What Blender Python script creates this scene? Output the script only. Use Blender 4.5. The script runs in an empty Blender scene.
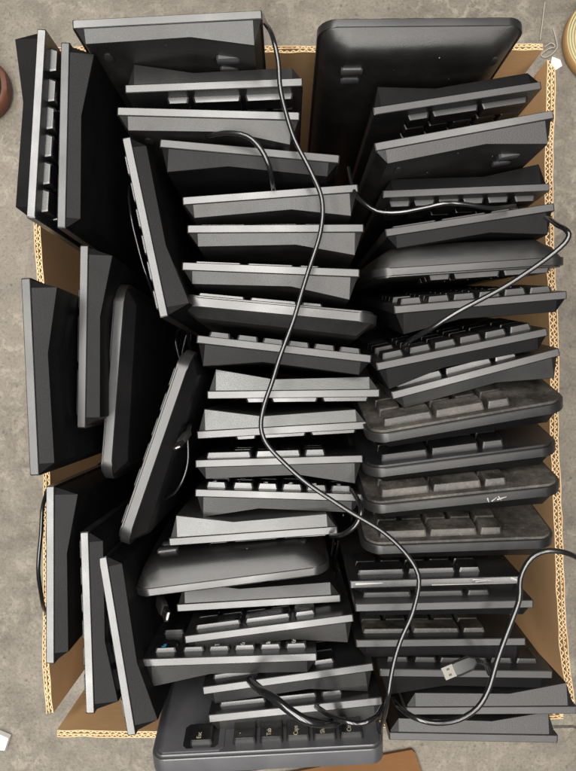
import bpy, bmesh, math, random
from mathutils import Vector, Matrix, noise
random.seed(7)
C = bpy.context.scene.collection
PI = math.pi

# ------------------------------------------------------------------ camera, world, lamps
H, F = 0.95, 700.0                       # camera height above the floor (m), focal length in photo pixels
cam = bpy.data.cameras.new('camera'); co = bpy.data.objects.new('camera', cam); C.objects.link(co)
co.location = (0, 0, H); co.rotation_euler = (0, 0, 0)
cam.sensor_fit = 'VERTICAL'; cam.sensor_height = 36; cam.lens = F / 771 * 36
cam.clip_start = 0.02; cam.clip_end = 200
bpy.context.scene.camera = co
W = bpy.data.worlds.new('World'); bpy.context.scene.world = W; W.use_nodes = True
bg = W.node_tree.nodes['Background']
bg.inputs[0].default_value = (0.93, 0.97, 1.0, 1); bg.inputs[1].default_value = 0.08
vs = bpy.context.scene.view_settings
vs.view_transform = 'Standard'; vs.look = 'None'; vs.gamma = 1; vs.exposure = 0.0

def lamp(name, loc, sx, sy, power, col, rot=(0, 0, 0)):
    l = bpy.data.lights.new(name, 'AREA'); l.shape = 'RECTANGLE'; l.size = sx; l.size_y = sy
    l.energy = power; l.color = col
    o = bpy.data.objects.new(name, l); C.objects.link(o); o.location = loc; o.rotation_euler = rot
    return o
# fluorescent ceiling tubes of the workshop, 3 m up
lamp('ceiling_tube', (-0.72, -0.05, 2.2), 0.36, 3.0, 72, (1.0, 0.97, 0.92), (0, 0, math.radians(4)))
lamp('ceiling_tube', (-0.08, -0.10, 2.2), 0.36, 2.8, 58, (1.0, 0.97, 0.92), (0, 0, math.radians(4)))
lamp('ceiling_tube', (0.70, -0.10, 2.3), 0.40, 2.8, 42, (1.0, 0.95, 0.90), (0, 0, math.radians(4)))

def at(x, y, z):                          # a photo pixel at height z, as a point of the place
    d = H - z
    return Vector(((x - 288) / F * d, (385.5 - y) / F * d, z))

# ------------------------------------------------------------------ materials
def nm(name):
    m = bpy.data.materials.new(name); m.use_nodes = True
    nt = m.node_tree; b = nt.nodes['Principled BSDF']
    return m, nt, b
def tex(nt, kind='Object'):
    t = nt.nodes.new('ShaderNodeTexCoord'); return t.outputs[kind]
def noise_node(nt, vec, scale, detail=4, rough=.55, dist=0):
    n = nt.nodes.new('ShaderNodeTexNoise'); n.inputs['Scale'].default_value = scale
    n.inputs['Detail'].default_value = detail; n.inputs['Roughness'].default_value = rough
    n.inputs['Distortion'].default_value = dist
    nt.links.new(vec, n.inputs['Vector']); return n.outputs['Fac']
def ramp(nt, fac, stops):
    r = nt.nodes.new('ShaderNodeValToRGB'); e = r.color_ramp.elements
    while len(e) < len(stops): e.new(0.5)
    for el, (p, c) in zip(e, stops):
        el.position = p; el.color = (c, c, c, 1) if isinstance(c, (int, float)) else (*c, 1)
    nt.links.new(fac, r.inputs[0]); return r.outputs[0]
def mixc(nt, fac, a, b, mode='MIX'):
    m = nt.nodes.new('ShaderNodeMix'); m.data_type = 'RGBA'; m.blend_type = mode
    for s, v in ((0, fac), (6, a), (7, b)):
        if hasattr(v, 'links') or isinstance(v, bpy.types.NodeSocket): nt.links.new(v, m.inputs[s])
        elif isinstance(v, (int, float)): m.inputs[s].default_value = v
        else: m.inputs[s].default_value = (*v, 1)
    return m.outputs[2]
def bump(nt, h, strength, dist, b):
    n = nt.nodes.new('ShaderNodeBump'); n.inputs['Strength'].default_value = strength
    n.inputs['Distance'].default_value = dist
    nt.links.new(h, n.inputs['Height']); nt.links.new(n.outputs[0], b.inputs['Normal'])

def plastic(name, col, rough, dust=0.1, grain=0.0, dustcol=(.12, .105, .09), spec=.5, gscale=2200):
    m, nt, b = nm(name)
    v = tex(nt)
    oi = nt.nodes.new('ShaderNodeObjectInfo')
    add = nt.nodes.new('ShaderNodeVectorMath'); add.operation = 'ADD'
    nt.links.new(v, add.inputs[0]); nt.links.new(oi.outputs['Random'], add.inputs[1])
    v = add.outputs[0]
    n1 = noise_node(nt, v, 28, 5, .6)
    n2 = noise_node(nt, v, 420, 3, .7)
    patches = ramp(nt, n1, [(.40, .12 if dust > .4 else 0.0), (.66, 1.0)])
    specks = ramp(nt, n2, [(.56, 0.0), (.72, 1.0)])
    mx = nt.nodes.new('ShaderNodeMath'); mx.operation = 'MULTIPLY_ADD'
    nt.links.new(patches, mx.inputs[0]); mx.inputs[1].default_value = dust
    sp = nt.nodes.new('ShaderNodeMath'); sp.operation = 'MULTIPLY'; nt.links.new(specks, sp.inputs[0]); sp.inputs[1].default_value = dust * .5 + .002
    nt.links.new(sp.outputs[0], mx.inputs[2])
    if dust > .4:
        film = ramp(nt, noise_node(nt, v, 190, 6, .75), [(.32, .25), (.66, 1.0)])
        fm = nt.nodes.new('ShaderNodeMath'); fm.operation = 'MULTIPLY'; nt.links.new(patches, fm.inputs[0]); nt.links.new(film, fm.inputs[1])
        nt.links.new(fm.outputs[0], mx.inputs[0])
    mx.use_clamp = True
    nt.links.new(mixc(nt, mx.outputs[0], col, dustcol), b.inputs['Base Color'])
    rr = nt.nodes.new('ShaderNodeMapRange'); nt.links.new(n1, rr.inputs[0])
    rr.inputs[1].default_value = .3; rr.inputs[2].default_value = .75
    rr.inputs[3].default_value = rough - .03; rr.inputs[4].default_value = min(1, rough + .08 + dust * .5)
    nt.links.new(rr.outputs[0], b.inputs['Roughness'])
    b.inputs['Specular IOR Level'].default_value = spec
    if grain:
        g = noise_node(nt, tex(nt), gscale, 2, .5)
        bump(nt, g, grain, .00018, b)
    return m

M = {}
M['edge']   = plastic('satin_black_plastic', (.010, .010, .0105), .27, .03, .0, spec=.82)
M['edgeD']  = plastic('satin_black_plastic_shaded', (.007, .007, .0075), .34, .05, .05, spec=.6)  # shade put into a darker, duller copy for strips that mirror little lamp light
M['under']  = plastic('grained_black_plastic', (.006, .0058, .0058), .40, .04, .6, spec=.5, gscale=1500)
M['underL']  = plastic('grained_black_plastic_lit', (.024, .025, .024), .36, .03, .6, spec=.85, gscale=1500)  # lit copy: lamp sheen on tilted ends put into a paler, shinier plastic
M['underM'] = plastic('grained_black_plastic_shaded', (.0035, .0034, .0037), .46, .01, .6, spec=.14, gscale=1500)  # shaded copy: ends tilted off the lamps get darker colour, less specular
M['key']    = plastic('key_plastic', (.006, .006, .0065), .25, .03, .05, spec=.85)
M['keyD']   = plastic('key_plastic_dull', (.006, .006, .0065), .33, .06, .05, spec=.5)
M['dusty']  = plastic('dusty_black_plastic', (.010, .009, .008), .42, .75, .3, (.115, .103, .085), spec=.5)
M['dustykey'] = plastic('dusty_key_plastic', (.010, .009, .008), .34, .75, .2, (.12, .108, .088), spec=.7)
M['rubber'] = plastic('rubber', (.008, .008, .0085), .5, .08)
M['cable']  = plastic('cable_sheath', (.005, .005, .0055), .20, .02, spec=.8)
M['greycase'] = plastic('charcoal_plastic', (.035, .035, .039), .38, .06, .05, spec=1.0)
def simple(name, col, rough=.5, metal=0, emit=None):
    m, nt, b = nm(name)
    n = noise_node(nt, tex(nt), 60, 4)
    nt.links.new(mixc(nt, ramp(nt, n, [(.3, 0.0), (.8, .35)]), col, tuple(c * .7 for c in col)), b.inputs['Base Color'])
    b.inputs['Roughness'].default_value = rough; b.inputs['Metallic'].default_value = metal
    if emit:
        b.inputs['Emission Color'].default_value = (*emit[0], 1); b.inputs['Emission Strength'].default_value = emit[1]
    return m
M['legend'] = simple('legend_print', (.62, .62, .6), .6)
M['legendgold'] = simple('legend_print_cream', (.36, .32, .22), .6)
M['blue'] = simple('legend_print_blue', (.03, .35, .60), .5)
M['metal'] = simple('plug_steel', (.115, .11, .10), .40, 1.0)
M['white'] = simple('white_card', (.82, .82, .80), .7)
M['scratch'] = simple('scratched_plastic', (.26, .25, .235), .4)
M['thread'] = simple('white_thread', (.36, .33, .28), .8)
M['ledwhite'] = simple('contact_metal', (.85, .85, .82), .25, 1.0)

def cardboard(name, c1, c2, sc):
    m, nt, b = nm(name); v = tex(nt)
    mp = nt.nodes.new('ShaderNodeMapping'); mp.inputs['Scale'].default_value = sc; nt.links.new(v, mp.inputs[0])
    n = noise_node(nt, mp.outputs[0], 60, 6, .65)
    n2 = noise_node(nt, v, 7, 4, .6)
    c = mixc(nt, n, c1, c2)
    c = mixc(nt, ramp(nt, n2, [(.35, 0.0), (.75, .5)]), c, tuple(x * .68 for x in c1))
    nt.links.new(c, b.inputs['Base Color']); b.inputs['Roughness'].default_value = .8
    b.inputs['Specular IOR Level'].default_value = .25
    bump(nt, n, .25, .0008, b)
    return m
M['kraft'] = cardboard('kraft_liner', (.50, .30, .145), (.60, .38, .20), (1, 1, 6))
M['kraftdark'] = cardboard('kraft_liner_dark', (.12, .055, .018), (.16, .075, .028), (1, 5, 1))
M['rim'] = cardboard('cut_cardboard_edge', (.44, .31, .17), (.56, .42, .25), (1, 1, 1))

def concrete():
    m, nt, b = nm('worn_concrete'); v = tex(nt)
    big = noise_node(nt, v, 2.3, 5, .6, .3)
    mid = noise_node(nt, v, 17, 10, .74, .5)
    blot = noise_node(nt, v, 48, 8, .72, .7)
    fine = noise_node(nt, v, 260, 4, .7)
    c = mixc(nt, ramp(nt, mid, [(.38, 0.0), (.62, 1.0)]), (.088, .076, .061), (.165, .146, .118))
    c = mixc(nt, ramp(nt, big, [(.40, 0.0), (.66, .6)]), c, (.20, .176, .142))
    mk = ramp(nt, noise_node(nt, v, 6, 4, .6), [(.42, .08), (.60, .95)])
    mu = nt.nodes.new('ShaderNodeMath'); mu.operation = 'MULTIPLY'
    nt.links.new(ramp(nt, blot, [(.50, 0.0), (.60, .62)]), mu.inputs[0]); nt.links.new(mk, mu.inputs[1])
    c = mixc(nt, mu.outputs[0], c, (.27, .24, .19))
    c = mixc(nt, ramp(nt, fine, [(.34, .5), (.47, 0.0)]), c, (.05, .043, .035))
    c = mixc(nt, ramp(nt, fine, [(.60, 0.0), (.72, .5)]), c, (.32, .29, .24))
    vr = nt.nodes.new('ShaderNodeTexVoronoi'); vr.inputs['Scale'].default_value = 46; nt.links.new(v, vr.inputs['Vector'])
    c = mixc(nt, ramp(nt, vr.outputs['Distance'], [(.05, .6), (.13, 0.0)]), c, (.045, .040, .034))
    nt.links.new(c, b.inputs['Base Color'])
    b.inputs['Roughness'].default_value = .55; b.inputs['Specular IOR Level'].default_value = .4
    ad = nt.nodes.new('ShaderNodeMath'); ad.operation = 'ADD'; nt.links.new(mid, ad.inputs[0]); nt.links.new(fine, ad.inputs[1])
    bump(nt, ad.outputs[0], .6, .0015, b)
    return m
M['concrete'] = concrete()

# ------------------------------------------------------------------ mesh helpers
class MB:
    def __init__(s): s.v = []; s.f = []; s.mi = []; s.mats = []
    def mat(s, m):
        if m not in s.mats: s.mats.append(m)
        return s.mats.index(m)
    def add(s, vs, fs, m):
        k = len(s.v); i = s.mat(m)
        s.v += [tuple(p) for p in vs]
        for f in fs: s.f.append(tuple(k + q for q in f)); s.mi.append(i)
    def loft(s, secs, m, caps=True):
        n = len(secs[0]); vs = [p for sec in secs for p in sec]; fs = []
        for k in range(len(secs) - 1):
            for i in range(n):
                j = (i + 1) % n
                fs.append((k * n + i, k * n + j, (k + 1) * n + j, (k + 1) * n + i))
        if caps:
            fs.append(tuple(range(n))); fs.append(tuple((len(secs) - 1) * n + i for i in range(n)))
        s.add(vs, fs, m)
    def box(s, x0, x1, y0, y1, z0, z1, m, b=0):
        s.loft([[(x0, y0, z0), (x1, y0, z0), (x1, y1, z0), (x0, y1, z0)],
                [(x0, y0, z1), (x1, y0, z1), (x1, y1, z1), (x0, y1, z1)]], m)
    def mesh(s, name, angle=35):
        me = bpy.data.meshes.new(name); me.from_pydata(s.v, [], s.f)
        for m in s.mats: me.materials.append(m)
        for p, i in zip(me.polygons, s.mi): p.material_index = i
        bm = bmesh.new(); bm.from_mesh(me)
        bmesh.ops.recalc_face_normals(bm, faces=bm.faces); bm.to_mesh(me); bm.free()
        me.shade_smooth(); me.set_sharp_from_angle(angle=math.radians(angle))
        return me
    def obj(s, name, parent=None, loc=(0, 0, 0), angle=35):
        return put(name, s.mesh(name, angle), parent, loc)
def put(name, me, parent=None, loc=(0, 0, 0)):
    o = bpy.data.objects.new(name, me); C.objects.link(o); o.parent = parent; o.location = loc
    return o
def tag(o, label=None, cat=None, group=None, kind=None):
    if label: o['label'] = label
    if cat: o['category'] = cat
    if group: o['group'] = group
    if kind: o['kind'] = kind
    return o
def spline(pts, step=.004):
    P = [Vector(p) for p in pts]; P = [2 * P[0] - P[1]] + P + [2 * P[-1] - P[-2]]; out = []
    for i in range(1, len(P) - 2):
        a, b, c, d = P[i - 1:i + 3]; n = max(3, int((c - b).length / step))
        for k in range(n):
            t = k / n
            out.append(.5 * ((2 * b) + (c - a) * t + (2 * a - 5 * b + 4 * c - d) * t * t + (3 * b - a - 3 * c + d) * t ** 3))
    out.append(P[-2]); return out
def tube(mb, pts, r, m, n=10):
    pts = [p + Vector((noise.noise(p * 31), noise.noise(p * 31 + Vector((9, 9, 9))), 0)) * .0011 for p in spline(pts)]; secs = []; up = Vector((0, 0, 1)); prev = None
    for i, p in enumerate(pts):
        t = (pts[min(i + 1, len(pts) - 1)] - pts[max(i - 1, 0)]).normalized()
        if prev is None:
            a = t.orthogonal().normalized()
        else:
            a = (prev - t * prev.dot(t)).normalized()
        prev = a; b = t.cross(a)
        secs.append([p + (a * math.cos(q * 2 * PI / n) + b * math.sin(q * 2 * PI / n)) * r for q in range(n)])
    mb.loft(secs, m)

# ------------------------------------------------------------------ the setting
g = MB(); g.add([(-30, -30, 0), (30, -30, 0), (30, 30, 0), (-30, 30, 0)], [(0, 1, 2, 3)], M['concrete'])
tag(g.obj('floor'), kind='structure')

# ------------------------------------------------------------------ cardboard box
ZR = 0.30
box = bpy.data.objects.new('cardboard_box', None); C.objects.link(box); box.location = (0, 0, 0.001)
tag(box, 'open double-wall cardboard box with split corners, packed full of black keyboards', 'box')
def wall(pxs, out, z0=.004, z1=ZR, T=.0062, seed=0):
    """pxs: rim polyline (inner face) in photo pixels; out: outward direction"""
    P = [at(x, y, z1) for x, y in pxs]; P = [Vector((p.x, p.y, 0)) for p in P]
    segs = []; S = 0
    for a, b in zip(P, P[1:]): segs.append((S, a, b)); S += (b - a).length
    def pos(s):
        for s0, a, b in segs:
            L = (b - a).length
            if s <= s0 + L + 1e-9: break
        q = a + (b - a) * ((s - s0) / L)
        return q + out * (noise.noise(Vector((s * 5, seed, 0))) * .003)
    n = max(8, int(S / .0008)); mb = MB()
    def sheet(off0, off1, m, mr, N, wave=None, th=.0012, lo=z0, top=0):
        secs = []
        for i in range(N + 1):
            s = S * i / N; q = pos(s)
            zt = z1 + noise.noise(Vector((s * 60, seed + 3, off0 * 900))) * .0026 + noise.noise(Vector((s * 9, seed + 30, 0))) * .005 + top
            if wave is None: a, b = off0, off1
            else:
                c, amp, per, ph = wave; a = c + amp * math.sin(2 * PI * s / per + ph + 1.6 * noise.noise(Vector((s * 40, seed, 7)))) * (.85 + .3 * noise.noise(Vector((s * 25, seed, 2)))); a -= th / 2; b = a + th
            secs.append([(q + out * a) + Vector((0, 0, lo)), (q + out * b) + Vector((0, 0, lo)),
                         (q + out * b) + Vector((0, 0, zt)), (q + out * a) + Vector((0, 0, zt))])
        k0 = len(secs)
        vs = [v for c in secs for v in c]; fs = []; fr = []
        for k in range(k0 - 1):
            for i in range(4):
                j = (i + 1) % 4
                (fr if i == 2 else fs).append((k * 4 + i, k * 4 + j, (k + 1) * 4 + j, (k + 1) * 4 + i))
        fs += [(0, 1, 2, 3), tuple((k0 - 1) * 4 + q for q in range(4))]
        mb.add(vs, fs + fr, m)
        for q in range(len(fr)): mb.mi[-1 - q] = mb.mat(mr)
    N0 = int(S / .006)
    sheet(0, .0007, M['kraft'], M['rim'], N0)
    sheet(T / 2, T / 2 + .0006, M['rim'], M['rim'], N0)
    sheet(T - .0007, T, M['kraft'], M['rim'], N0)
    A = (T / 2 - .0010) / 2
    sheet(0, 0, M['rim'], M['rim'], n, (.0007 + A - .0001, A - .0001, .0060, seed), lo=z0 + .18, top=-.0006)
    sheet(0, 0, M['rim'], M['rim'], n, (T / 2 + .0006 + A - .0002, A - .0001, .0052, seed + 2), lo=z0 + .18, top=-.0006)
    return mb
wall([(44, 60), (42, 230), (45, 300), (50, 500), (50, 665), (54, 712)], Vector((-1, 0, 0)), seed=1).obj('wall_panel', box, (0, 0, -.001), 60)
wall([(45, 55), (265, 52), (365, 53), (543, 49)], Vector((0, 1, 0)), seed=5).obj('wall_panel', box, (0, 0, -.001), 60)
wall([(547, 60), (545, 180), (548, 300), (550, 440), (555, 560), (559, 650), (566, 704)], Vector((1, 0, 0)), seed=9, T=.0078).obj('wall_panel', box, (0, 0, -.001), 60)
wall([(57, 730), (147, 729), (380, 722), (563, 712)], Vector((0, -1, 0)), seed=13).obj('wall_panel', box, (0, 0, -.001), 60)
b = MB(); b.box(-.222, .238, -.318, .305, 0, .003, M['kraftdark']); b.obj('bottom_panel', box)  # shade deep in the box is put into the dark liner colour
# torn paper of the split corner
t = MB(); q = [at(552, 57, .30), at(560, 60, .302), at(562, 66, .296), at(556, 70, .29), at(550, 68, .299)]
t.loft([[p + Vector((0, 0, .0006)) for p in q], q], M['white']); t.obj('torn_paper_flap', box, (0, 0, -.001))

# ------------------------------------------------------------------ keyboards
mm = .001
TYPES = {
 # slim: arched underside that is thickest at the back
 'slim': dict(D=127, L=442, t=5.8, r=1.5, row0=15, frow=112, foot=0,
              under=[(1.5, 5.8), (7.5, 15.0), (78, 14.0), (120.5, 22.0), (125.6, 5.8)],
              prof=[(0.5, .0), (0.8, .02), (3.4, .97), (4.2, 1.0)]),
 'round': dict(D=147, L=455, t=7.0, r=17, row0=22, frow=126, foot=0,
              under=[(3, 7.0), (14, 15.5), (70, 16.5), (134, 18.0), (144, 7.0)],
              prof=[(0.6, 0.0), (1.2, .08), (8.0, .86), (12, 1.0)]),
 'domed': dict(D=148, L=458, t=6.0, r=15, row0=20, frow=124, foot=1,
              under=[(2, 6.0), (9, 15), (22, 22), (80, 23.5), (128, 24), (140, 17), (146, 6.0)],
              prof=[(0.5, 0.0), (1.2, .22), (3.2, .62), (7.5, .88), (14, .97), (26, 1.0)]),
 'thin': dict(D=127, L=442, t=5.8, r=1.5, row0=15, frow=112, foot=0,
              under=[(1.5, 5.8), (7.5, 10.0), (78, 10.5), (120.5, 12.0), (125.6, 5.8)],
              prof=[(0.5, .0), (0.8, .02), (3.4, .97), (4.2, 1.0)]),
 'wide': dict(D=164, L=460, t=12.5, r=11, row0=22, frow=129, foot=0,
              under=[(5, 12.5), (12, 19), (80, 20), (150, 26), (159, 12.5)],
              prof=[(0.6, 0.0), (1.5, .08), (8.0, .86), (12, 1.0)]),
}
KEYM = {}
def key_mesh(su, sl, h, mat):
    k = (round(su, 1), round(sl, 1), round(h, 1), mat)
    if k in KEYM: return KEYM[k]
    mb = MB()
    def ring(iu, il, w, d=0, sh=0):
        a, b_ = su / 2 - iu, sl / 2 - il; r = min(1.6, a * .3); pts = []
        for cx, cz, a0 in ((a - r, b_ - r, 0), (-a + r, b_ - r, 90), (-a + r, -b_ + r, 180), (a - r, -b_ + r, 270)):
            for q in (0, 45, 90):
                an = math.radians(a0 + q); pts.append(((cx + r * math.cos(an)) * mm, w * mm, (cz + r * math.sin(an)) * mm))
        return pts
    mb.loft([ring(0.0, 0.0, 2.0), ring(.1, .1, .3), ring(1.2, .55, -h + .25), ring(1.5, .8, -h + .02), ring(2.9, 2.4, -h + .0), ring(4.5, 4.3, -h + .35)], M[mat])
    me = mb.mesh('key', 22); KEYM[k] = me; return me
def layout(end, ty, lmax):
    """keys as (u centre, l start, u size, l size, legend) starting from the end that points up"""
    T = TYPES[ty]; p = 19.05; R = [T['row0'] + p * i for i in range(5)] + [T['frow']]; out = []
    e = 10.5 if ty in ('slim', 'thin') else 8.0
    if end == 'L':
        rows = [[1.25, 1.25, 1.25, 6.25, 1.25, 1.25, 1.25, 1.25], [2.25] + [1] * 10 + [2.75], [1.75] + [1] * 11 + [2.25],
                [1.5] + [1] * 12 + [1.5], [1] * 13 + [2], [1, -1, 1, 1, 1, 1, -.5, 1, 1, 1, 1]]
        legs = [['Ctrl', 'Win', 'Alt'], ['Shift', 'Z', 'X', 'C'], ['Caps', 'A', 'S', 'D'], ['Tab', 'Q', 'W', 'E'], ['`', '1', '2', '3'], ['Esc', '', 'F1', 'F2']]
        for i, row in enumerate(rows):
            l = e
            for j, wdt in enumerate(row):
                if l + abs(wdt) * p > lmax: break
                if wdt > 0: out.append((R[i], l, p, wdt * p, legs[i][j] if j < len(legs[i]) else ''))
                l += abs(wdt) * p
    else:
        nums = [['Enter', None, '+', None, '-'], ['.', '3', '6', '9', '*'], [None, '2', '5', '8', '/'], ['0', '1', '4', '7', 'Num']]
        for j in range(4):
            l = e + j * p
            if l + p > lmax: break
            for i in range(5):
                g_ = nums[j][i]
                if j == 0 and i in (0, 2): out.append((R[i] + p / 2, l, 2 * p, p, g_))
                elif j == 0 and i in (1, 3): continue
                elif j == 2 and i == 0: continue
                elif j == 3 and i == 0: out.append((R[i], l - p, p, 2 * p, g_))
                else: out.append((R[i], l, p, p, g_))
        l = e + 4 * p + 6
        for j in range(3):
            if l + p > lmax: break
            for i in ((0, 3, 4, 5) if j != 1 else (0, 1, 3, 4, 5)): out.append((R[i], l, p, p, ''))
            l += p
        l += 6
        while l + p < lmax:
            for i in range(6): out.append((R[i], l, p, p, ''))
            l += p
    return out
LEG = {}
def legend_mesh(txt, size, mat):
    k = (txt, size, mat)
    if k in LEG: return LEG[k]
    c = bpy.data.curves.new('legend', 'FONT'); c.body = txt; c.size = size; c.align_x = 'CENTER'; c.align_y = 'CENTER'; c.extrude = .00005
    c.resolution_u = 2
    o = bpy.data.objects.new('legend_source', c); C.objects.link(o)
    me = bpy.data.meshes.new_from_object(o.evaluated_get(bpy.context.evaluated_depsgraph_get()))
    bpy.data.objects.remove(o); me.materials.clear(); me.materials.append(M[mat]); LEG[k] = me
    return me

GRP = {'l': 'keyboards on end along the left wall of the box', 'm': 'keyboards on end in the middle row of the box', 'r': 'keyboards on end in the right row of the box'}
KB = []
def keyboard(ty, Fp, Kp, face, label, grp, lean=0, h=4.2, depth=70, mats=('edge', 'under', 'key'), legends=False, dz=0, feet=False, Dscale=1):
    """Fp, Kp: front and back end of the upper edge of the key side, in photo pixels; face: which way the keys look"""
    T = TYPES[ty]; D = T['D']
    px = math.hypot(Kp[0] - Fp[0], Kp[1] - Fp[1])
    d = D * mm * F / px; z = H - d + dz
    a = at(*Fp, z); k = at(*Kp, z); mid = (a + k) / 2
    u = (k - a).normalized()
    n = {'U': Vector((0, 1, 0)), 'D': Vector((0, -1, 0)), 'L': Vector((-1, 0, 0)), 'R': Vector((1, 0, 0))}[face]
    n = (n - u * n.dot(u)).normalized()
    al = math.radians(lean)
    l = n * math.sin(al) - Vector((0, 0, 1)) * math.cos(al)
    w = -(n * math.cos(al) + Vector((0, 0, 1)) * math.sin(al))
    end = 'R' if u.cross(n).z > 0 else 'L'
    low = (z - .008 - max(0, math.sin(-al)) * 0 - abs(math.sin(al)) * .026) / math.cos(al)
    L = min(low, T['L'] * mm if ty not in ('slim', 'thin') else .49) / mm
    L = low / mm
    sx = -1 if end == 'R' else 1
    ex = u * sx; ez = -l; ey = w
    base = mid + l * (L * mm)
    e = bpy.data.objects.new('keyboard', None); C.objects.link(e)
    mat = Matrix((ex, ey, ez)).transposed().to_4x4(); mat.translation = base
    e.matrix_world = mat; e.empty_display_size = .05
    tag(e, label, 'keyboard', GRP[grp])
    def P(u_, w_, l_): return (sx * (u_ - D / 2) * mm, w_ * mm, (L - l_) * mm)
    r = T['r']; t_ = T['t']
    def ins(s, r=r):
        return 0 if s >= r else r - math.sqrt(max(0, r * r - (r - s) ** 2))
    # upper half of the case
    mb = MB(); secs = []
    ls = [0, .5] + [r * q for q in (.08, .2, .4, .7, 1)] if r > 3 else [0, .45, 1.5]
    for i, s in enumerate(ls + [L]):
        c = .5 if s == 0 else 0; i_ = ins(s + (.15 if r > 3 else .5)) + c
        secs.append([P(i_ + .5, c, s), P(D - i_ - .5, c, s), P(D - i_, .5 + c, s), P(D - i_, t_ - c, s), P(i_, t_ - c, s), P(i_, .5 + c, s)])
    mb.loft(secs, M[mats[0]])
    if ty in ('round', 'domed', 'wide'):                         # raised bezel round the key field
        hb = {'round': 1.7, 'domed': 1.2, 'wide': 1.5}[ty]
        secs = []; r2 = max(r - 4, 4); m_ = 2.6
        for s in [0, .5] + [r2 * q for q in (.1, .3, .6, 1)] + [L - 2 * m_]:
            i_ = m_ + ins(s + .15, r2); c = .5 if s == 0 else 0
            secs.append([P(i_, 0.2, s + m_), P(D - i_, 0.2, s + m_), P(D - i_ - .5, -hb + c, s + m_), P(i_ + .5, -hb + c, s + m_)])
        db = MB(); db.loft(secs, M['dusty' if mats[2] == 'dustykey' else mats[0]]); db.obj('key_deck', e, angle=25)
    mb.obj('upper_case', e, angle=25)
    # lower half of the case
    mb = MB(); secs = []
    for s, f in T['prof'] + [(L, 1.0)]:
        i_ = ins(s + .6) * .96; w0 = t_ + .02
        sec = []
        for (uu, ww) in T['under']:
            uu2 = i_ + uu * (D - 2 * i_) / D
            sec.append(P(uu2, w0 + (ww - t_) * f if ww > t_ else w0, s))
        secs.append(sec)
    mb.loft(secs, M[mats[1]])
    lc = mb.obj('lower_case', e, angle=48 if ty == 'domed' else 22)
    # keys
    hb = {'round': 1.2, 'domed': .8, 'wide': 1.0, 'slim': 0, 'thin': 0}[ty]
    for (uc, l0, su, sl, leg) in layout(end, ty, depth):
        me = key_mesh(su - 1.6, sl - 1.6, h, mats[2])
        pos = Vector(P(uc, -hb, l0 + sl / 2))
        ko = put('key', me, e, pos)
        if random.random() < .3: ko.rotation_euler = (random.uniform(-.015, .015), 0, random.uniform(-.01, .01))
        if legends and leg and l0 < 34:
            lm = legend_mesh(leg, .0046 if len(leg) > 1 else .006, 'legendgold' if ty == 'wide' else ('blue' if leg == 'Esc' and 'Esc' in label else 'legend'))
            lo = put('legend', lm, ko, (sx * .0015, (-h - .12) * mm, (sl / 2 - 6.0) * mm))
            # text plane: x along keyboard length, y along +u ; readable from the key side
            xax = Vector((0, 0, -1 if end == 'L' else 1)); yax = Vector((sx, 0, 0)); zax = xax.cross(yax)
            mr = Matrix((xax, yax, zax)).transposed().to_4x4(); lo.matrix_local = Matrix.Translation(lo.location) @ mr
    # underside fittings
    if feet:
        U = T['under']; wmax = max(q[1] for q in U)
        fb = MB()
        def uw(uu):
            for (a0, b0), (a1, b1) in zip(U, U[1:]):
                if a0 <= uu <= a1: return b0 + (b1 - b0) * (uu - a0) / (a1 - a0)
        for uu, ll in ((18, 24),):
            w_ = uw(uu); rr = [(math.cos(q * PI / 6) * 3.2, math.sin(q * PI / 6) * 6.5) for q in range(12)]
            fb.loft([[P(uu + x, w_ - .8, ll + y) for x, y in rr], [P(uu + x, w_ + .9, ll + y) for x, y in rr], [P(uu + x * .8, w_ + 1.3, ll + y * .85) for x, y in rr]], M['rubber'])
        fb.obj('rubber_foot', e)
        fl = MB(); uu = D - 26; w_ = uw(uu); ll = 24
        def rb(u0, u1, l0, l1, w0, w1):
            c = 1.4
            o_ = [(u0 + c, l0), (u1 - c, l0), (u1, l0 + c), (u1, l1 - c), (u1 - c, l1), (u0 + c, l1), (u0, l1 - c), (u0, l0 + c)]
            fl.loft([[P(x, w0, y) for x, y in o_], [P(x, w1 - .4, y) for x, y in o_],
                     [P((x - (u0 + u1) / 2) * .92 + (u0 + u1) / 2, w1, (y - (l0 + l1) / 2) * .9 + (l0 + l1) / 2) for x, y in o_]], M[mats[0]])
        rb(uu - 8, uu + 8, ll, ll + 9, w_ - 3, w_ + 1.8)
        rb(uu - 7, uu + 7, ll + 17, ll + 25, w_ - 3, w_ + 1.2)
        fl.mats[0] = M['greycase']; fl.obj('folding_foot', e)
        sb = MB()
        for uu, ll in ((60, 12), (90, 30), (45, 48)):
            w_ = uw(uu); rr = [(math.cos(q * PI / 4) * .9, math.sin(q * PI / 4) * .9) for q in range(8)]
            sb.loft([[P(uu + x, w_ - .4, ll + y) for x, y in rr], [P(uu + x, w_ + .25, ll + y) for x, y in rr]], M['metal'])
        sb.obj('screw', e)
    rec = dict(e=e, P=P, D=D, L=L, mats=mats, ty=ty, end=end); KB.append(rec)
    return rec

D2 = ('edgeD', 'underM', 'keyD'); DU = ('dusty', 'underM', 'dustykey'); GR = ('edge', 'under', 'key')
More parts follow.
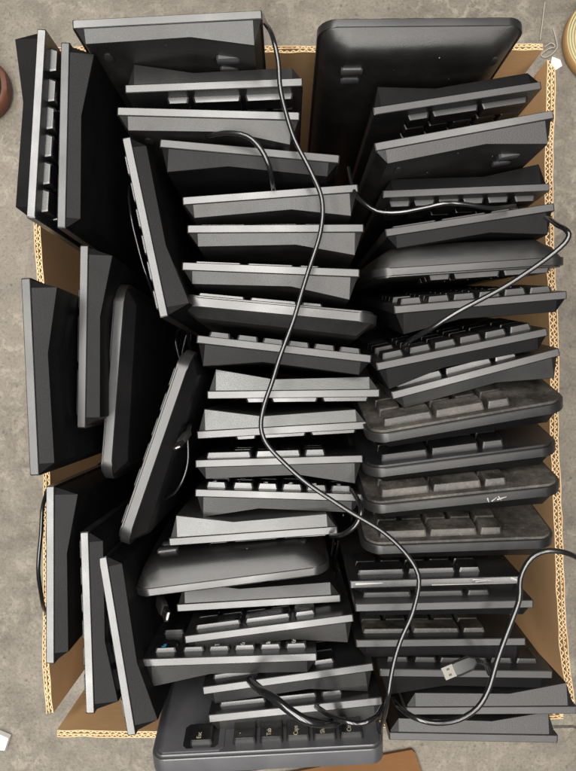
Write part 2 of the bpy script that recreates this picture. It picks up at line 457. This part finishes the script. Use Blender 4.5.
# --- left wall group
keyboard('slim', (35, 218), (46, 29), 'R', 'slim black keyboard on end at the top left, keys facing right, brightest white edge', 'l', legends=False, mats=('edge', 'underM', 'key'))
keyboard('slim', (57, 228), (61, 42), 'L', 'slim black keyboard on end facing away from the leftmost top one, grey edge', 'l', mats=D2)
keyboard('slim', (30, 476), (21, 278), 'L', 'outermost black keyboard leaning over the left rim of the box at mid height', 'l', mats=D2)
keyboard('slim', (77, 428), (80, 245), 'L', 'slim black keyboard on end between the outermost left one and the rounded one', 'l', mats=D2)
keyboard('round', (116, 281), (101, 481), 'L', 'thick black keyboard with rounded corners standing left of the diagonal one', 'l', h=2.4, mats=D2)
keyboard('slim', (122, 138), (160, 318), 'L', 'slim keyboard on end, slanting, bright edge, left of the upper middle row', 'l', h=3, mats=('edge', 'underM', 'key'))
keyboard('round', (184, 348), (116, 546), 'L', 'big rounded black keyboard standing diagonally at the centre left of the box', 'l', h=2.4, mats=D2)
keyboard('slim', (46, 664), (46, 486), 'L', 'outermost slim keyboard on end at the lower left wall of the box', 'l', mats=('edge', 'underM', 'key'))
keyboard('slim', (80, 532), (86, 714), 'L', 'slim keyboard with bright edge, middle of the three at lower left', 'l', mats=('edge', 'underM', 'key'))
keyboard('slim', (99, 562), (127, 732), 'L', 'slanting slim keyboard, innermost of the three at lower left', 'l', dz=.025, mats=('edge', 'underM', 'key'))
# --- middle row, top to bottom
keyboard('slim', (72, 20), (262, 10), 'U', 'keyboard at the top of the middle row showing its dark underside, bare edge upward', 'm', feet=True)
keyboard('slim', (303, 86), (125, 93), 'D', 'keyboard with keys facing down the picture, second in the middle row', 'm')
keyboard('slim', (117, 107), (300, 112), 'U', 'keyboard back to back with the second one, third in the middle row', 'm', feet=True)
keyboard('slim', (340, 155), (160, 139), 'U', 'keyboard under a looped cord, fourth from the top of the middle row', 'm', h=3.2, mats=D2)
keyboard('slim', (182, 197), (358, 184), 'U', 'fifth keyboard of the middle row, edge tilted up to the right', 'm', h=3)
keyboard('slim', (187, 225), (364, 224), 'U', 'sixth keyboard of the middle row, level, two long keys showing above its edge', 'm', h=3)
keyboard('slim', (182, 262), (360, 269), 'U', 'seventh keyboard of the middle row, just above the rounded one', 'm', h=3)
keyboard('round', (176, 295), (380, 314), 'U', 'rounded-corner keyboard in the middle row, the only thick one in its upper half', 'm', h=3.2, mats=('edge', 'under', 'key'))
keyboard('slim', (372, 355), (197, 335), 'U', 'keyboard with six small key ends showing, just below the rounded middle one', 'm', h=4.4, mats=D2)
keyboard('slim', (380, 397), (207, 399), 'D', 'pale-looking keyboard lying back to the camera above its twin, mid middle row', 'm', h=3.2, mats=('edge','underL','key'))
keyboard('slim', (367, 429), (197, 439), 'D', 'lower of two adjoining keyboards with pale-lit undersides up, mid middle row', 'm', h=3.2, mats=('edge','underL','key'))
keyboard('slim', (195, 460), (363, 455), 'U', 'middle-row keyboard with three wide keys showing, below the two pale-lit undersides', 'm', h=4.2)
keyboard('slim', (362, 494), (195, 489), 'U', 'middle-row keyboard with six bright square key ends and level edge', 'm', h=4.2, legends=True)
keyboard('slim', (338, 534), (169, 546), 'D', 'pale-lit underside keyboard with bright lower edge resting over the domed one', 'm', h=3.2, mats=('edge','underL','key'))
keyboard('domed', (326, 574), (137, 598), 'D', 'large domed keyboard showing its rounded grey underside, lower middle row', 'm', lean=-6, h=3.2, feet=True, dz=.028, mats=('edge','under','key'))
keyboard('slim', (343, 602), (175, 612), 'D', 'keyboard peeping from under the domed one, lower middle row', 'm', h=3.2, dz=-.012)
keyboard('slim', (184, 636), (353, 614), 'U', 'keyboard with bright tilted edge just above the one with a blue mark', 'm', h=3)
keyboard('slim', (317, 653), (142, 659), 'U', 'keyboard jutting left with Esc key and white edge, lower middle row', 'm', h=3.2, legends=True)
keyboard('slim', (202, 687), (373, 663), 'U', 'third keyboard from the bottom of the middle row, tilted bright edge', 'm', h=3)
keyboard('slim', (208, 715), (382, 697), 'U', 'second keyboard from the bottom of the middle row, a cord over its edge', 'm', h=3)
wide = keyboard('wide', (385, 749), (150, 761), 'U', 'wide charcoal keyboard with lettered keys at the bottom of the middle row', 'm', lean=15, h=6, legends=True, depth=60, mats=('greycase', 'edgeD', 'key'))
# --- right row, top to bottom
top_r = keyboard('domed', (528, 17), (318, 19), 'U', 'large keyboard at the top right showing its underside and folding foot', 'r', feet=True, mats=('edgeD','under','keyD'))
keyboard('slim', (542, 89), (374, 115), 'D', 'second keyboard of the right row, keys facing down the picture, rows of keys visible', 'r', mats=D2, depth=110)
keyboard('slim', (374, 143), (553, 110), 'U', 'third keyboard of the right row, bright tilted edge and dark underside', 'r', h=3.2, feet=True)
keyboard('slim', (383, 198), (550, 191), 'D', 'fourth keyboard of the right row, six small key ends below its edge', 'r', mats=D2)
keyboard('slim', (385, 229), (554, 203), 'U', 'fifth keyboard of the right row, tilted, just above the smooth domed back', 'r', mats=D2, lean=2, h=3)
keyboard('domed', (570, 264), (374, 277), 'D', 'domed keyboard with smooth grey back uppermost in the right row', 'r', lean=-5, mats=('edgeD','under','keyD'))
keyboard('slim', (567, 291), (394, 306), 'U', 'right-row keyboard with many key rows visible just below the domed back', 'r', lean=9, h=4.2, depth=130, mats=D2)
keyboard('slim', (547, 328), (376, 363), 'U', 'right-row keyboard the short cord drops onto, spaced square keys', 'r', lean=9, h=4.4, depth=110, mats=D2)
keyboard('slim', (391, 392), (559, 348), 'U', 'right-row keyboard with bright worn edge, above the dusty rounded ones', 'r', lean=9, h=4.2, depth=90)
keyboard('round', (368, 437), (571, 402), 'U', 'topmost dusty keyboard with rounded corners in the right row', 'r', lean=20, h=6, depth=90, mats=('edgeD', 'underM', 'dustykey'))
keyboard('round', (365, 471), (563, 446), 'U', 'second rounded keyboard of the right row, clean black keys', 'r', lean=17, h=6, depth=90, mats=D2)
scr = keyboard('round', (365, 507), (567, 486), 'U', 'dusty rounded keyboard with white scratches on its edge, right row', 'r', lean=17, h=6, depth=90, mats=('edgeD', 'underM', 'dustykey'))
keyboard('round', (363, 547), (560, 540), 'U', 'lowest rounded keyboard of the right row, above the cracked one', 'r', lean=17, h=6, depth=90, mats=('edgeD', 'underM', 'dustykey'))
crk = keyboard('thin', (350, 581), (523, 576), 'U', 'keyboard with cracked shiny edge, under the rounded ones of the right row', 'r', lean=6, h=3.5, depth=60)
keyboard('thin', (356, 604), (533, 600), 'U', 'thin-edged keyboard just below the cracked one, right row', 'r', lean=5, h=3.5, depth=60, mats=D2, dz=.004)
keyboard('slim', (356, 640), (526, 638), 'U', 'dusty slim keyboard just above the one with a plug lying on it', 'r', lean=4, h=3.2, depth=70, mats=('edgeD', 'underM', 'dustykey'))
keyboard('slim', (553, 671), (380, 669), 'U', 'keyboard with a USB plug lying on it, lower right row', 'r', lean=5, h=3.6, depth=90, mats=D2)
keyboard('slim', (406, 715), (577, 714), 'D', 'second keyboard from the bottom right, smooth grey underside up', 'r', h=3.2, mats=('edgeD','under','key'))
keyboard('slim', (389, 740), (558, 743), 'D', 'bottommost keyboard of the right row, grey underside up', 'r', h=3.2, mats=('edgeD','under','key'))

# ------------------------------------------------------------------ details on particular keyboards
P = wide['P']; mb = MB()
def rr_(u0, u1, l0, l1, w, c=3):
    return [P(x, w, y) for x, y in ((u0 + c, l0), (u1 - c, l0), (u1, l0 + c), (u1, l1 - c), (u1 - c, l1), (u0 + c, l1), (u0, l1 - c), (u0, l0 + c))]
# frame with a well round the Esc key
o_, i_ = rr_(113, 159, 4.5, 120, -2.6), rr_(118, 142, 6.5, 31, -2.6)
mb.loft([rr_(113, 159, 4.5, 120, -1.4), rr_(113, 159, 4.5, 120, -2.3), rr_(113.4, 158.6, 4.9, 119.6, -2.6)], M['greycase'])
mb.loft([rr_(117, 142, 6.5, 30, -2.5), rr_(117, 142, 6.5, 30, -2.75)], M['key'])
mb.obj('side_panel', wide['e'])
def patch(rec, name, strips, mat):
    mb = MB(); P = rec['P']
    for (u0, w0, u1, w1, th) in strips:
        dx, dy = u1 - u0, w1 - w0; q = math.hypot(dx, dy); nx, ny = -dy / q * th / 2, dx / q * th / 2
        a = [(u0 + nx, w0 + ny), (u1 + nx * .3, w1 + ny * .3), (u1 - nx * .3, w1 - ny * .3), (u0 - nx, w0 - ny)]
        mb.loft([[P(x, y, -.12) for x, y in a], [P(x, y, .3) for x, y in a]], M[mat])
    mb.obj(name, rec['e'])
patch(scr, 'scratch', [(89, 3, 90, 6.5, 1.1), (92, 6, 96, 3, .9), (96, 5, 103, 3.5, 1.2), (97, 2.5, 99, 6, .8)], 'scratch')
patch(crk, 'crack', [(4, 2.5, 24, 2.2, 1.6), (90, 1.6, 104, 2.4, .8), (92, 3.4, 100, 2.8, .7), (118, 1, 126, 4.5, 1.4), (60, 4.8, 122, 5.2, .6)], 'scratch')

# ------------------------------------------------------------------ cords and plugs
def cord(name, px, r, label, plug=None):
    """px: (x, y, z) photo pixels with the height of the cord there"""
    mb = MB(); pts = [at(*p) for p in px]; tube(mb, pts, r, M['cable'])
    if plug is None:
        return tag(mb.obj(name, angle=60), label, 'cord', 'keyboard cords')
    e = bpy.data.objects.new(name, None); C.objects.link(e); e.location = pts[0]
    tag(e, label, 'cord', 'keyboard cords')
    mb.obj('cable', e, -pts[0], 60)
    # plug at the first point
    dirp, roll, sc = plug
    x = Vector(dirp).normalized(); y = (Vector((0, 0, 1)).cross(x)).normalized()
    y = (Matrix.Rotation(math.radians(roll), 3, x) @ y); z_ = x.cross(y)
    R = Matrix((x, y, z_)).transposed().to_4x4()
    hb = MB()
    def rr(a, b_, c, xx):
        return [(xx, sx_ * a + cx, sz * b_ + cz) for (sx_, cx, sz, cz) in ((1, -c, 1, 0), (1, 0, 1, -c), (1, 0, -1, c), (1, -c, -1, 0), (-1, c, -1, 0), (-1, 0, -1, c), (-1, 0, 1, -c), (-1, c, 1, 0))]
    s = sc
    hb.loft([rr(.0032 * s, .0022 * s, .0008, -.006 * s), rr(.0074 * s, .0038 * s, .0014, 0), rr(.0078 * s, .0041 * s, .0014, .014 * s), rr(.0070 * s, .0034 * s, .0012, .018 * s)], M['rubber'])
    ho = hb.obj('plug_housing', e); ho.matrix_local = R
    pb = MB(); a, b_, t_ = .006 * s, .00225 * s, .0004
    o0 = [(a, b_), (-a, b_), (-a, -b_), (a, -b_)]; i0 = [(a - t_, b_ - t_), (-a + t_, b_ - t_), (-a + t_, -b_ + t_), (a - t_, -b_ + t_)]
    x0, x1 = .0178 * s, .030 * s
    vs_ = [(x0, *p) for p in o0] + [(x1, *p) for p in o0] + [(x1, *p) for p in i0] + [(x0 + .001, *p) for p in i0]
    fs_ = []
    for q in range(4):
        k = (q + 1) % 4
        fs_ += [(q, k, 4 + k, 4 + q), (4 + q, 4 + k, 8 + k, 8 + q), (8 + q, 8 + k, 12 + k, 12 + q)]
    fs_.append((12, 13, 14, 15)); fs_.append((0, 1, 2, 3))
    pb.add(vs_, fs_, M['metal'])
    pb.box(x0, x1 - .001, -a + t_ * 2, a - t_ * 2, -b_ + t_ * 1.2, -.0002, M['white'])
    for yy in (-.0028, .0028):
        for zz in (b_, -b_):
            pb.box(x0 + .0045 * s, x0 + .0075 * s, yy * s - .001 * s, yy * s + .001 * s, zz - .0001, zz + .0001, M['rubber'])
    po = pb.obj('plug_shell', ho)
    return e
zc = .478
cord('long_cord', [(262, 16, .40), (266, 24, .47), (273, 38, .492), (279, 62, .492), (281, 92, zc + .01), (292, 132, zc), (311, 172, zc - .005), (322, 200, zc - .006),
     (321, 232, zc - .006), (307, 275, zc - .004), (290, 328, zc - .002), (276, 372, zc), (263, 408, zc), (262, 432, zc), (275, 455, zc), (303, 480, zc), (345, 508, zc),
     (383, 532, zc), (408, 556, zc), (419, 580, zc), (414, 608, zc - .002), (400, 640, zc), (391, 675, zc + .004), (386, 705, zc), (380, 735, .44), (377, 745, .38)], .0016,
     'long black cord snaking from top to bottom over the whole box')
cord('short_cord', [(546, 218, .44), (556, 224, .475), (566, 229, .49), (569, 236, .492), (560, 248, .49), (535, 268, .486), (500, 289, .482), (462, 309, .478), (432, 328, .47), (412, 340, .455), (404, 346, .43)], .0018,
     'black cord bent over the right rim, dropping diagonally between right-row keyboards')
cord('bright_cord', [(349, 168, .42), (352, 186, .44), (360, 200, .455), (377, 212, .46), (400, 213, .462), (422, 208, .465), (443, 203, .468), (462, 204, .468), (490, 208, .462), (515, 206, .44)], .0015,
     'shiny cord curling between fourth and fifth keyboards of the right row')
cord('looped_cord', [(190, 128, .42), (208, 134, .455), (228, 133, .468), (248, 137, .472), (262, 150, .472), (270, 168, .468), (273, 186, .45), (274, 196, .41)], .0018,
     'black cord looping over the fourth keyboard of the middle row')
cord('small_cord', [(352, 490, .43), (360, 503, .452), (361, 514, .458), (355, 526, .458), (344, 534, .452), (332, 536, .43)], .0018,
     'short cord end curling beside the middle row, left of the rounded keyboards')
cord('curved_cord', [(585, 562, .46), (570, 554, .475), (555, 551, .478), (540, 553, .478), (528, 562, .478), (520, 578, .476), (518, 600, .474), (508, 630, .474), (497, 662, .474), (489, 690, .476), (478, 708, .478),
     (458, 720, .48), (435, 723, .48), (414, 718, .478), (400, 708, .46), (394, 698, .43)], .0019,
     'thick black cord curving down across the lower right keyboards')
cord('thick_cord', [(250, 680, .44), (262, 691, .47), (276, 700, .482), (292, 712, .488), (306, 720, .49), (320, 723, .486), (334, 723, .47), (344, 719, .44)], .0030,
     'thick glossy cord resting above the keys of the wide bottom keyboard')
cord('thin_cord', [(316, 706, .44), (328, 714, .468), (345, 721, .482), (360, 723, .482), (374, 717, .478), (384, 705, .45)], .0018,
     'thin cord beside the thick glossy cord, above the wide bottom keyboard')
cord('floor_cord', [(552, 727, .28), (562, 726.5, .20), (575, 727, .12), (600, 729, .03), (640, 732, .004)], .0016,
     'thin cord leaving the box at the lower right towards the floor')
cord('hanging_cord', [(129, 186, .40), (130, 205, .425), (134, 230, .43), (141, 258, .43), (150, 285, .42), (157, 308, .38)], .0009,
     'thin cord hanging beside the slanting keyboard at upper left')
cord('rim_cord', [(47, 490, .32), (42, 510, .335), (40, 540, .34), (39, 570, .338), (42, 600, .325), (47, 614, .30)], .0018,
     'black cord bowed over the left rim of the box')
cord('inner_cord', [(104, 462, .30), (97, 468, .32), (99, 490, .33), (95, 512, .32), (90, 530, .28)], .0012,
     'thin cord in the dark gap between left keyboards')
cord('pair_cord', [(112, 92, .34), (118, 99, .36), (127, 103, .365), (138, 104, .34)], .0012,
     'short pale-lit cord left of the third middle-row keyboard')
cord('plug_cord', [(470, 663, .478), (478, 661, .476), (486, 664, .465), (490, 674, .44)], .0018,
     'cord ending in a steel USB plug lying on lower right keyboards', plug=((-.9, -.33, .10), 20, .66))
cord('dark_plug_cord', [(160, 601, .40), (156, 594, .39), (150, 590, .36)], .0016,
     'USB plug poking out beside the big domed keyboard', plug=((.40, -.30, .8), 25, .7))
cord('dangling_plug_cord', [(187, 434, .448), (190, 426, .44), (191, 420, .41)], .0016,
     'USB plug beside the big diagonal keyboard', plug=((-.3, -.5, .75), 60, .55))
cord('slack_cord', [(188, 436, .44), (187, 462, .44), (182, 480, .44), (174, 493, .435), (164, 500, .42)], .0009,
     'thin slack cord right of the big diagonal keyboard')

rnd = random.Random(3)  # added coils of black cord that stand in for deep shade in the gaps
for nm_, cx, cy, zz, lab in (('dark_filler_coil', 205, 350, .22, 'added coil of black cord darkening the gap left of the rounded middle keyboard'),
                        ('dark_filler_coil', 348, 570, .25, 'added coil of black cord darkening the gap between the middle and right rows'),
                        ('dark_filler_coil', 140, 480, .24, 'added coil of black cord darkening the gap beside the diagonal keyboard')):
    mb = MB(); c0 = at(cx, cy, zz); pts = []
    for i in range(46):
        a_ = i * .9
        pts.append((c0.x + math.cos(a_) * rnd.uniform(.012, .03), c0.y + math.sin(a_) * rnd.uniform(.03, .075), zz + rnd.uniform(-.03, .03)))
    tube(mb, pts, .0018, M['cable'], 8); tag(mb.obj(nm_, angle=60), lab, 'cord', 'keyboard cords')

# ------------------------------------------------------------------ things on the floor round the box
# shoe, toe towards the box
sh = bpy.data.objects.new('shoe', None); C.objects.link(sh); sh.location = at(-2, 92, 0)
tag(sh, 'dark shoe with red-brown rubber welt at the left edge of the picture', 'shoe')
def outline(sc, z, sx=1.0):
    pts = []
    for i in range(48):
        a = 2 * PI * i / 48; c, s = math.cos(a), math.sin(a)
        lx =   .145 * math.copysign(abs(c) ** .55, c); wd = .054 * math.copysign(abs(s) ** .85, s) * (1 - .12 * (1 - c) / 2 * 1.3)
        pts.append((lx * sx * sc - .145 * 1.0 + .022, wd * sc, z))
    return pts
M['welt'] = simple('brick_brown_rubber', (.10, .036, .020), .6)
M['suede'] = simple('dark_suede', (.030, .026, .024), .9)
s1 = MB(); s1.loft([outline(.98, .002), outline(1.0, .008), outline(1.0, .026), outline(.965, .030)], M['welt']); s1.obj('sole', sh, angle=50)
s2 = MB(); s2.loft([outline(.962, .029), outline(.955, .042), outline(.93, .056), outline(.86, .070), outline(.7, .080)], M['suede']); s2.obj('upper', sh, angle=60)
sh.rotation_euler = (0, 0, math.radians(8))
# roll at the right edge
M['tape'] = simple('cream_tape', (.40, .35, .20), .6); M['tapecore'] = simple('tape_side_tan', (.34, .20, .08), .6)
rl = bpy.data.objects.new('tape_roll', None); C.objects.link(rl); rl.location = at(605, 44, 0)
tag(rl, 'roll of cream tape lying on the floor at the upper right edge', 'tape roll')
def ring(r, z): return [(r * math.cos(i * 2 * PI / 72), r * math.sin(i * 2 * PI / 72), z) for i in range(72)]
mb = MB(); R0, hz = .060, .018
mb.loft([ring(R0 - .001, .001), ring(R0, .003), ring(R0, hz - .002), ring(R0 - .0015, hz)], M['tapecore'], caps=False)
secs = [ring(R0 - .0015, hz)]
r_ = R0 - .003
while r_ > .040:
    secs += [ring(r_, hz - .0002), ring(r_ - .0009, hz - .0030), ring(r_ - .0016, hz - .0003)]; r_ -= .0036
secs += [ring(.038, hz), ring(.038, .001)]
mb.loft(secs, M['tape'], caps=False); mb.obj('tape', rl, angle=40)
mb = MB(); mb.loft([ring(.0377, .0008), ring(.0377, hz + .001), ring(.0345, hz + .001), ring(.0345, .0008), ring(.0377, .0008)], M['tapecore'], caps=False); mb.obj('core', rl, angle=40)
# white card at lower left
mb = MB(); q = [at(-30, 716, 0), at(12, 734, 0), at(8, 746, 0), at(-34, 741, 0)]
q = [Vector((p.x, p.y, 0)) for p in q]
mb.loft([[p + Vector((0, 0, .002)) for p in q], [p + Vector((0, 0, .012)) for p in q]], M['white'])
tag(mb.obj('white_block'), 'small white block on the floor at the lower left edge', 'block')
# loose cardboard at the bottom
mb = MB(); q = [at(250, 778, 0), at(330, 762, 0), at(411, 747, 0), at(414, 750, 0), at(432, 800, 0), at(250, 830, 0)]
mb.loft([[Vector((p.x, p.y, .003)) for p in q], [Vector((p.x, p.y, .0072)) for p in q]], M['kraftdark'])
tag(mb.obj('cardboard_sheet'), 'loose brown cardboard sheet on the floor below the box', 'cardboard')
# thread tangle at the upper right corner of the box
mb = MB()
tube(mb, [at(x, y, .003) for x, y in ((545, 2), (543, 22), (541, 34), (540, 40))], .0006, M['thread'], 5)
tube(mb, [at(x, y, .003) for x, y in ((553, 28), (556, 40), (557, 48), (552, 54), (545, 57), (541, 54), (548, 49), (555, 47), (551, 43), (544, 47))], .0006, M['thread'], 5)
tag(mb.obj('white_thread', angle=60), 'fine white thread tangled on the concrete at the upper right box corner', 'thread')
